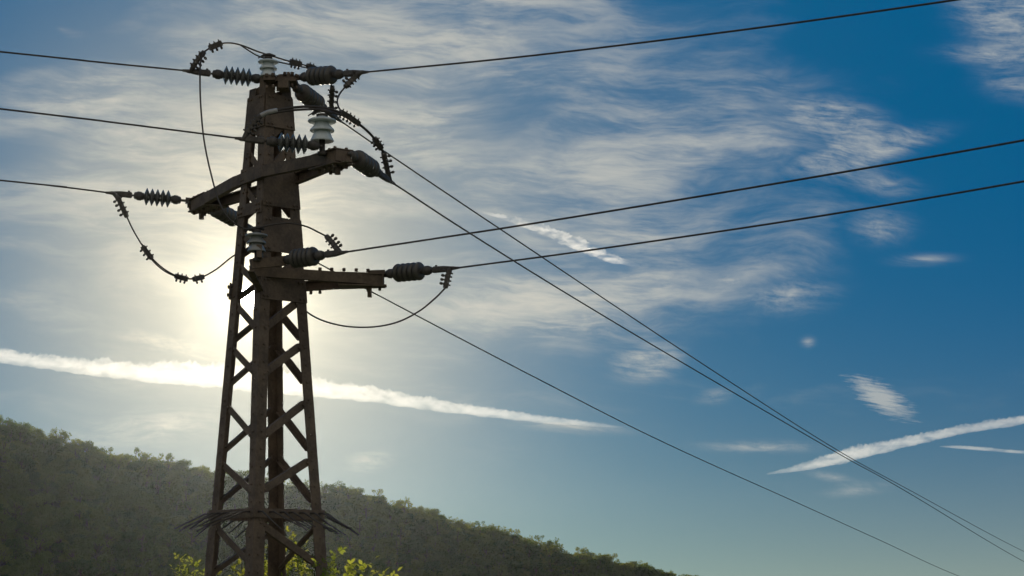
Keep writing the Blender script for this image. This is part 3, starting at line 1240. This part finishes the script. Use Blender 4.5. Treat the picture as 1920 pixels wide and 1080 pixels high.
jumper([(383, 97, 20.75), (396, 89, 20.75), (420, 81, 20.75), (448, 83.5, 20.75), (490, 99, 20.85), (549, 117, 21.0), (580, 125, 21.15), (606, 138, 21.4), (623, 163, 21.6)],
       'jumper cable arching over the top of the pylon', [(405, 86, 0.14, 3), (556, 119, 0.12, 3), (585, 127, 0.12, 2)],
       strand=[(450, 84, 20.74), (480, 103, 20.72), (505, 112, 20.78), (535, 119, 20.9), (575, 127, 21.1)])
jumper([(384, 96, 20.73), (377, 112, 20.68), (375, 140, 20.6), (376.5, 200, 20.48), (384, 272, 20.3), (401, 347, 20.22), (414, 385, 20.15), (432, 412, 20.1), (457, 428, 20.08), (480, 428, 20.12),
        (512, 421, 20.08), (545, 418.5, 20.05), (575, 425, 20.0), (598, 436, 20.0), (612, 443, 20.0)],
       'long jumper cable hanging from the top loop to the glare-greyed post insulator')
jumper([(489, 217, 19.62), (502, 211, 19.62), (540, 203, 19.66), (575, 200, 19.7), (606, 202, 19.78), (640, 212, 19.9), (668, 229, 20.05), (690, 247, 20.2), (705, 264, 20.32), (719, 286, 20.45)],
       'thick jumper cable passing over the large white post insulator', [(648, 217, 0.14, 3), (664, 227, 0.12, 2), (708, 268, 0.14, 3)],
       r=0.0125, strand=[(502, 214, 19.62), (545, 207, 19.66), (600, 205.5, 19.74), (640, 216, 19.88)],
       sleeve=[(489, 217, 19.62), (502, 211, 19.62), (520, 207, 19.64)])
jumper([(647, 163, 20.38), (637, 176, 20.3), (632.5, 188, 20.2), (635, 201, 20.1), (644, 215, 19.98)],
       'short curved jumper cable dropping from the topmost right clamp')
jumper([(238, 407, 22.25), (250, 432, 22.25), (268, 462, 22.25), (285, 484, 22.26), (310, 506, 22.3), (340, 520.5, 22.4), (372, 521.5, 22.5), (404, 506, 22.7), (436, 481, 22.85), (470, 462, 23.0)],
       'jumper cable looping below the far left insulator in front of the bright sky', [(276, 472, 0.16, 3), (341, 520.5, 0.14, 3), (371, 522, 0.13, 2)],
       strand=[(266, 457, 22.22), (283, 485, 22.23), (308, 508, 22.28), (340, 523, 22.37)])
jumper([(472, 460, 22.99), (500, 495, 22.7), (535, 545, 22.2), (572, 582, 21.7), (605, 601, 21.4), (650, 612, 21.15), (700, 613, 20.95), (745, 604, 20.8), (785, 584, 20.65), (815, 560, 20.55), (835, 540, 20.5)],
       'jumper cable hanging in a wide loop below the lower crossarm')


# ------------------------------------------------------------------ shrubs
def leaf_shape(mb, p, d, n, L, w):
    """one folded, pointed leaf growing from p along d"""
    d = d.normalized()
    s = d.cross(n)
    if s.length < 1e-3:
        s = d.cross(Vector((1, 0, 0)))
    s.normalize()
    n = s.cross(d).normalized()
    prof = [(0.0, 0.05), (0.22, 0.72), (0.48, 1.0), (0.76, 0.68), (1.0, 0.03)]
    mid, le, ri = [], [], []
    for t, k in prof:
        c = p + d * (L * t) - n * (0.16 * L * t * t)
        mid.append(c)
        le.append(c + s * (w * k * 0.5) + n * (0.18 * w * k))
        ri.append(c - s * (w * k * 0.5) + n * (0.18 * w * k))
    vs = mid + le + ri
    k = len(prof)
    fs = []
    for i in range(k - 1):
        fs += [(i, i + 1, k + i + 1, k + i), (i + 1, i, 2 * k + i, 2 * k + i + 1)]
    mb.add(vs, fs, True)


def shrub(base, sprays, label, seed, leaf=0.075, fill=10):
    """sprays: (tip px, py, Y, leafy length in m)"""
    rnd = random.Random(seed)
    base = Vector(base)
    root = empty('leafy_shrub', base, label, 'shrub', 'shrubs round the foot of the pylon')
    st, fo_ = MB(), MB()

    def rv(a): return Vector((rnd.uniform(-a, a), rnd.uniform(-a, a), rnd.uniform(-a, a)))

    def twig(pts, r0, length, dens):
        pl = spline(pts, 8)
        n = len(pl)
        st.tube(pl, [r0 * (1 - 0.75 * k / (n - 1)) for k in range(n)], 6)
        total = sum((pl[k + 1] - pl[k]).length for k in range(n - 1))
        run, nxt, sidef = 0.0, total - length, 1
        for k in range(n - 1):
            seg = pl[k + 1] - pl[k]
            dd = seg.normalized()
            while nxt < run + seg.length:
                p = pl[k] + dd * (nxt - run)
                # a compound leaf: short stalk with three to seven leaflets
                side = dd.cross(Vector((rnd.uniform(-1, 1), rnd.uniform(-1, 1), rnd.uniform(-0.5, 1)))).normalized()
                rdir = (dd * 0.5 + side * sidef + Vector((0, 0, 0.35)) + rv(0.3)).normalized()
                RL = leaf * rnd.uniform(1.1, 2.0)
                q = p + rdir * RL
                st.tube([p, (p + q) / 2 + Vector((0, 0, 0.006)), q], 0.0022, 4)
                nn = rnd.choice((1, 1, 2, 2, 3))
                up = (Vector((0, -0.5, 1)) + rv(0.7)).normalized()
                ls = rdir.cross(up).normalized()
                for j in range(nn):
                    f = 0.35 + 0.55 * j / max(1, nn)
                    for sg in (-1, 1):
                        leaf_shape(fo_, p + rdir * RL * f, (rdir * 0.5 + ls * sg + rv(0.25)), up + rv(0.4), leaf * rnd.uniform(0.7, 1.05), leaf * rnd.uniform(0.40, 0.55))
                leaf_shape(fo_, q, rdir + rv(0.2), up + rv(0.3), leaf * rnd.uniform(0.85, 1.2), leaf * rnd.uniform(0.45, 0.6))
                sidef = -sidef
                nxt += dens * rnd.uniform(0.7, 1.3)
            run += seg.length

    for px, py, Y, ln in sprays:
        tip = W(px - 3, py + 5, Y)
        b = base + Vector((rnd.uniform(-0.12, 0.12), rnd.uniform(-0.12, 0.12), 0))
        m1 = b.lerp(tip, 0.45) + Vector((rnd.uniform(-0.1, 0.1), rnd.uniform(-0.15, 0.15), 0.25))
        m2 = b.lerp(tip, 0.8) + Vector((rnd.uniform(-0.05, 0.05), rnd.uniform(-0.06, 0.06), 0.16))
        twig([b, m1, m2, tip], 0.012, ln, 0.042)
    for k in range(fill):
        px, py, Y, ln = rnd.choice(sprays)
        tip = W(px, py, Y) + Vector((rnd.uniform(-0.22, 0.22), rnd.uniform(-0.3, 0.3), rnd.uniform(-0.75, -0.22)))
        b = base + rv(0.1)
        b.z = base.z
        twig([b, b.lerp(tip, 0.5) + Vector((0, 0, 0.2)) + rv(0.08), tip], 0.010, rnd.uniform(0.3, 0.6), 0.06)
    s = st.build('stems', M['twig'], root)
    fo_.build('foliage', M['shrub'], root, fix=False)
    return root


shrub((-3.10, 21.9, -0.05), [(338, 1037, 21.9, 0.42), (366, 1042, 21.9, 0.40), (352, 1060, 22.0, 0.35), (380, 1064, 21.8, 0.3), (330, 1066, 21.9, 0.3)],
      'bright yellow green shrub just left of the pylon leg', 3, 0.048, 8)
shrub((-2.72, 22.3, -0.05), [(437, 1055, 22.2, 0.35), (455, 1052, 22.3, 0.35), (420, 1062, 22.2, 0.3), (446, 1066, 22.1, 0.3), (410, 1072, 22.2, 0.3)],
      'yellow green shrub between the left and front legs of the pylon', 5, 0.048, 8)
shrub((-2.36, 22.5, -0.05), [(497, 1010, 22.3, 0.35), (548, 992, 22.6, 0.40), (538, 1015, 22.5, 0.4), (560, 1012, 22.4, 0.35), (500, 1035, 22.4, 0.4), (545, 1040, 22.6, 0.4),
                             (530, 1050, 22.4, 0.3), (572, 1018, 22.6, 0.3), (505, 1060, 22.4, 0.3)],
      'tall airy shrub growing up inside the pylon behind its front leg', 8, 0.046, 6)
shrub((-1.98, 20.3, 0.0), [(560, 1052, 20.3, 0.35), (575, 1060, 20.2, 0.35), (605, 1050, 20.4, 0.3), (590, 1062, 20.2, 0.3), (635, 1030, 20.3, 0.40), (622, 1052, 20.3, 0.35), (540, 1070, 20.3, 0.3)],
      'shrub with a tall sprig rising in front of the pylon right leg', 11, 0.050, 9)
shrub((-1.45, 19.9, 0.0), [(692, 1054, 19.9, 0.35), (670, 1058, 19.9, 0.35), (650, 1060, 20.0, 0.35), (715, 1068, 19.9, 0.32), (733, 1074, 19.8, 0.3), (636, 1070, 20.0, 0.3)],
      'low bright green shrub spreading right of the pylon', 14, 0.060, 8)


# ------------------------------------------------------------------ contrails (ice trails high above, lit by the sun)
def trail_mat(name, dens, lo, hi, stretch):
    m = bpy.data.materials.new(name)
    m.use_nodes = True
    nt = m.node_tree
    nt.nodes.clear()
    g = G(nt)
    out = g.node('ShaderNodeOutputMaterial')
    v = g.node('ShaderNodeVolumePrincipled')
    v.inputs['Color'].default_value = (1, 0.98, 0.95, 1)
    v.inputs['Anisotropy'].default_value = 0.55
    tc = g.node('ShaderNodeTexCoord')
    mp = g.node('ShaderNodeMapping')
    nt.links.new(tc.outputs['Object'], mp.inputs[0])
    mp.inputs['Scale'].default_value = (0.035 * stretch, 0.02, 0.085)
    mp.inputs['Rotation'].default_value = (0, R(-12), 0)
    n = g.noise(mp.outputs[0], 1.0, 6.0, 0.62, 0.3)
    d = g.smooth(n, lo, hi) * dens
    g.put(v.inputs['Density'], d)
    nt.links.new(v.outputs[0], out.inputs['Volume'])
    m.cycles.volume_step_rate = 0.05
    return m


def contrail(pts, Y, dens, label, seed, ragged=0.26, upfuzz=0.8, lo=0.15, hi=0.72, stretch=1.0):
    pl = spline([(a, b, c) for a, b, c in pts], 60)
    n = len(pl)
    k = 22
    V = []
    for i, q in enumerate(pl):
        d = pl[min(i + 1, n - 1)] - pl[max(i - 1, 0)]
        ang = math.atan2(d.y, d.x)
        for j in range(k):
            a = 2 * math.pi * j / k
            upw = max(0.0, -math.sin(a))
            nz = mnoise.fractal(Vector((q.x * 0.045 + math.cos(a) * 0.6, math.sin(a) * 0.9 + q.y * 0.045, seed)), 0.9, 2.1, 6)
            nf = mnoise.fractal(Vector((q.x * 0.16 + q.y * 0.05 + math.sin(a) * 1.2, math.cos(a) * 2.0, seed + 5)), 0.8, 2.2, 4)
            r = q.z * max(0.12, 1 + ragged * nz * (0.7 + upfuzz * upw) + 0.34 * nf * (0.3 + upw))
            ox, oy = 0.0, math.sin(a) * r
            px = q.x - math.sin(ang) * oy
            py = q.y + math.cos(ang) * oy
            V.append(W(px, py, Y + math.cos(a) * r * Y / F * 1.3))
    fs = [(i * k + j, i * k + (j + 1) % k, (i + 1) * k + (j + 1) % k, (i + 1) * k + j) for i in range(n - 1) for j in range(k)]
    fs += [tuple(range(k)), tuple((n - 1) * k + j for j in range(k))]
    mb = MB()
    mb.add(V, fs, True)
    o = mb.build('contrail', trail_mat('ice_trail', dens, lo, hi, stretch))
    return tag(o, label, 'contrail', 'contrails across the sky')


contrail([(-420, 628, 11), (-150, 650, 12), (0, 668, 13), (100, 681, 14), (200, 691, 17), (300, 699, 20), (420, 706, 24), (500, 714, 24), (600, 728, 18), (700, 741, 14),
          (800, 757, 12), (900, 771, 10), (1000, 784, 8), (1090, 794, 5.5), (1168, 801, 1.2)], 3000, 0.019,
         'broad glowing contrail running behind the pylon from the left edge', 1.0)
contrail([(1438, 889, 1.5), (1500, 877, 7), (1560, 861, 12), (1600, 851, 13), (1660, 837, 11), (1720, 824, 10), (1800, 806, 9), (1860, 796, 9), (1920, 786, 9), (2150, 740, 9)], 3000, 0.021,
         'bright contrail slanting up to the right edge', 2.0, 0.28, 0.3)
contrail([(1762, 837, 1), (1800, 838.5, 3.2), (1850, 842, 3.5), (1920, 848, 3.0), (2080, 858, 3)], 3000, 0.04,
         'short thin contrail near the right edge below the bright one', 3.0, 0.25, 0.2)
contrail([(905, 398, 2), (960, 412, 6), (1020, 432, 9), (1080, 456, 11), (1140, 482, 10), (1200, 499, 2)], 3000, 0.034,
         'short ragged contrail right of the pylon below the middle wire', 4.0, 0.5, 0.6, 0.36, 0.74)

# ------------------------------------------------------------------ haze
hz = bpy.data.materials.new('haze_air')
hz.use_nodes = True
hz.node_tree.nodes.clear()
ho = hz.node_tree.nodes.new('ShaderNodeOutputMaterial')
hv = hz.node_tree.nodes.new('ShaderNodeVolumePrincipled')
hv.inputs['Color'].default_value = (0.25, 0.285, 0.315, 1)
hv.inputs['Density'].default_value = 0.000033
hv.inputs['Anisotropy'].default_value = 0.9
hz.node_tree.links.new(hv.outputs[0], ho.inputs['Volume'])
mb = MB()
mb.box((0, 0, 35), (1450, 0, 0), (0, 1450, 0), (0, 0, 46))
tag(mb.build('haze', hz), kind='stuff')
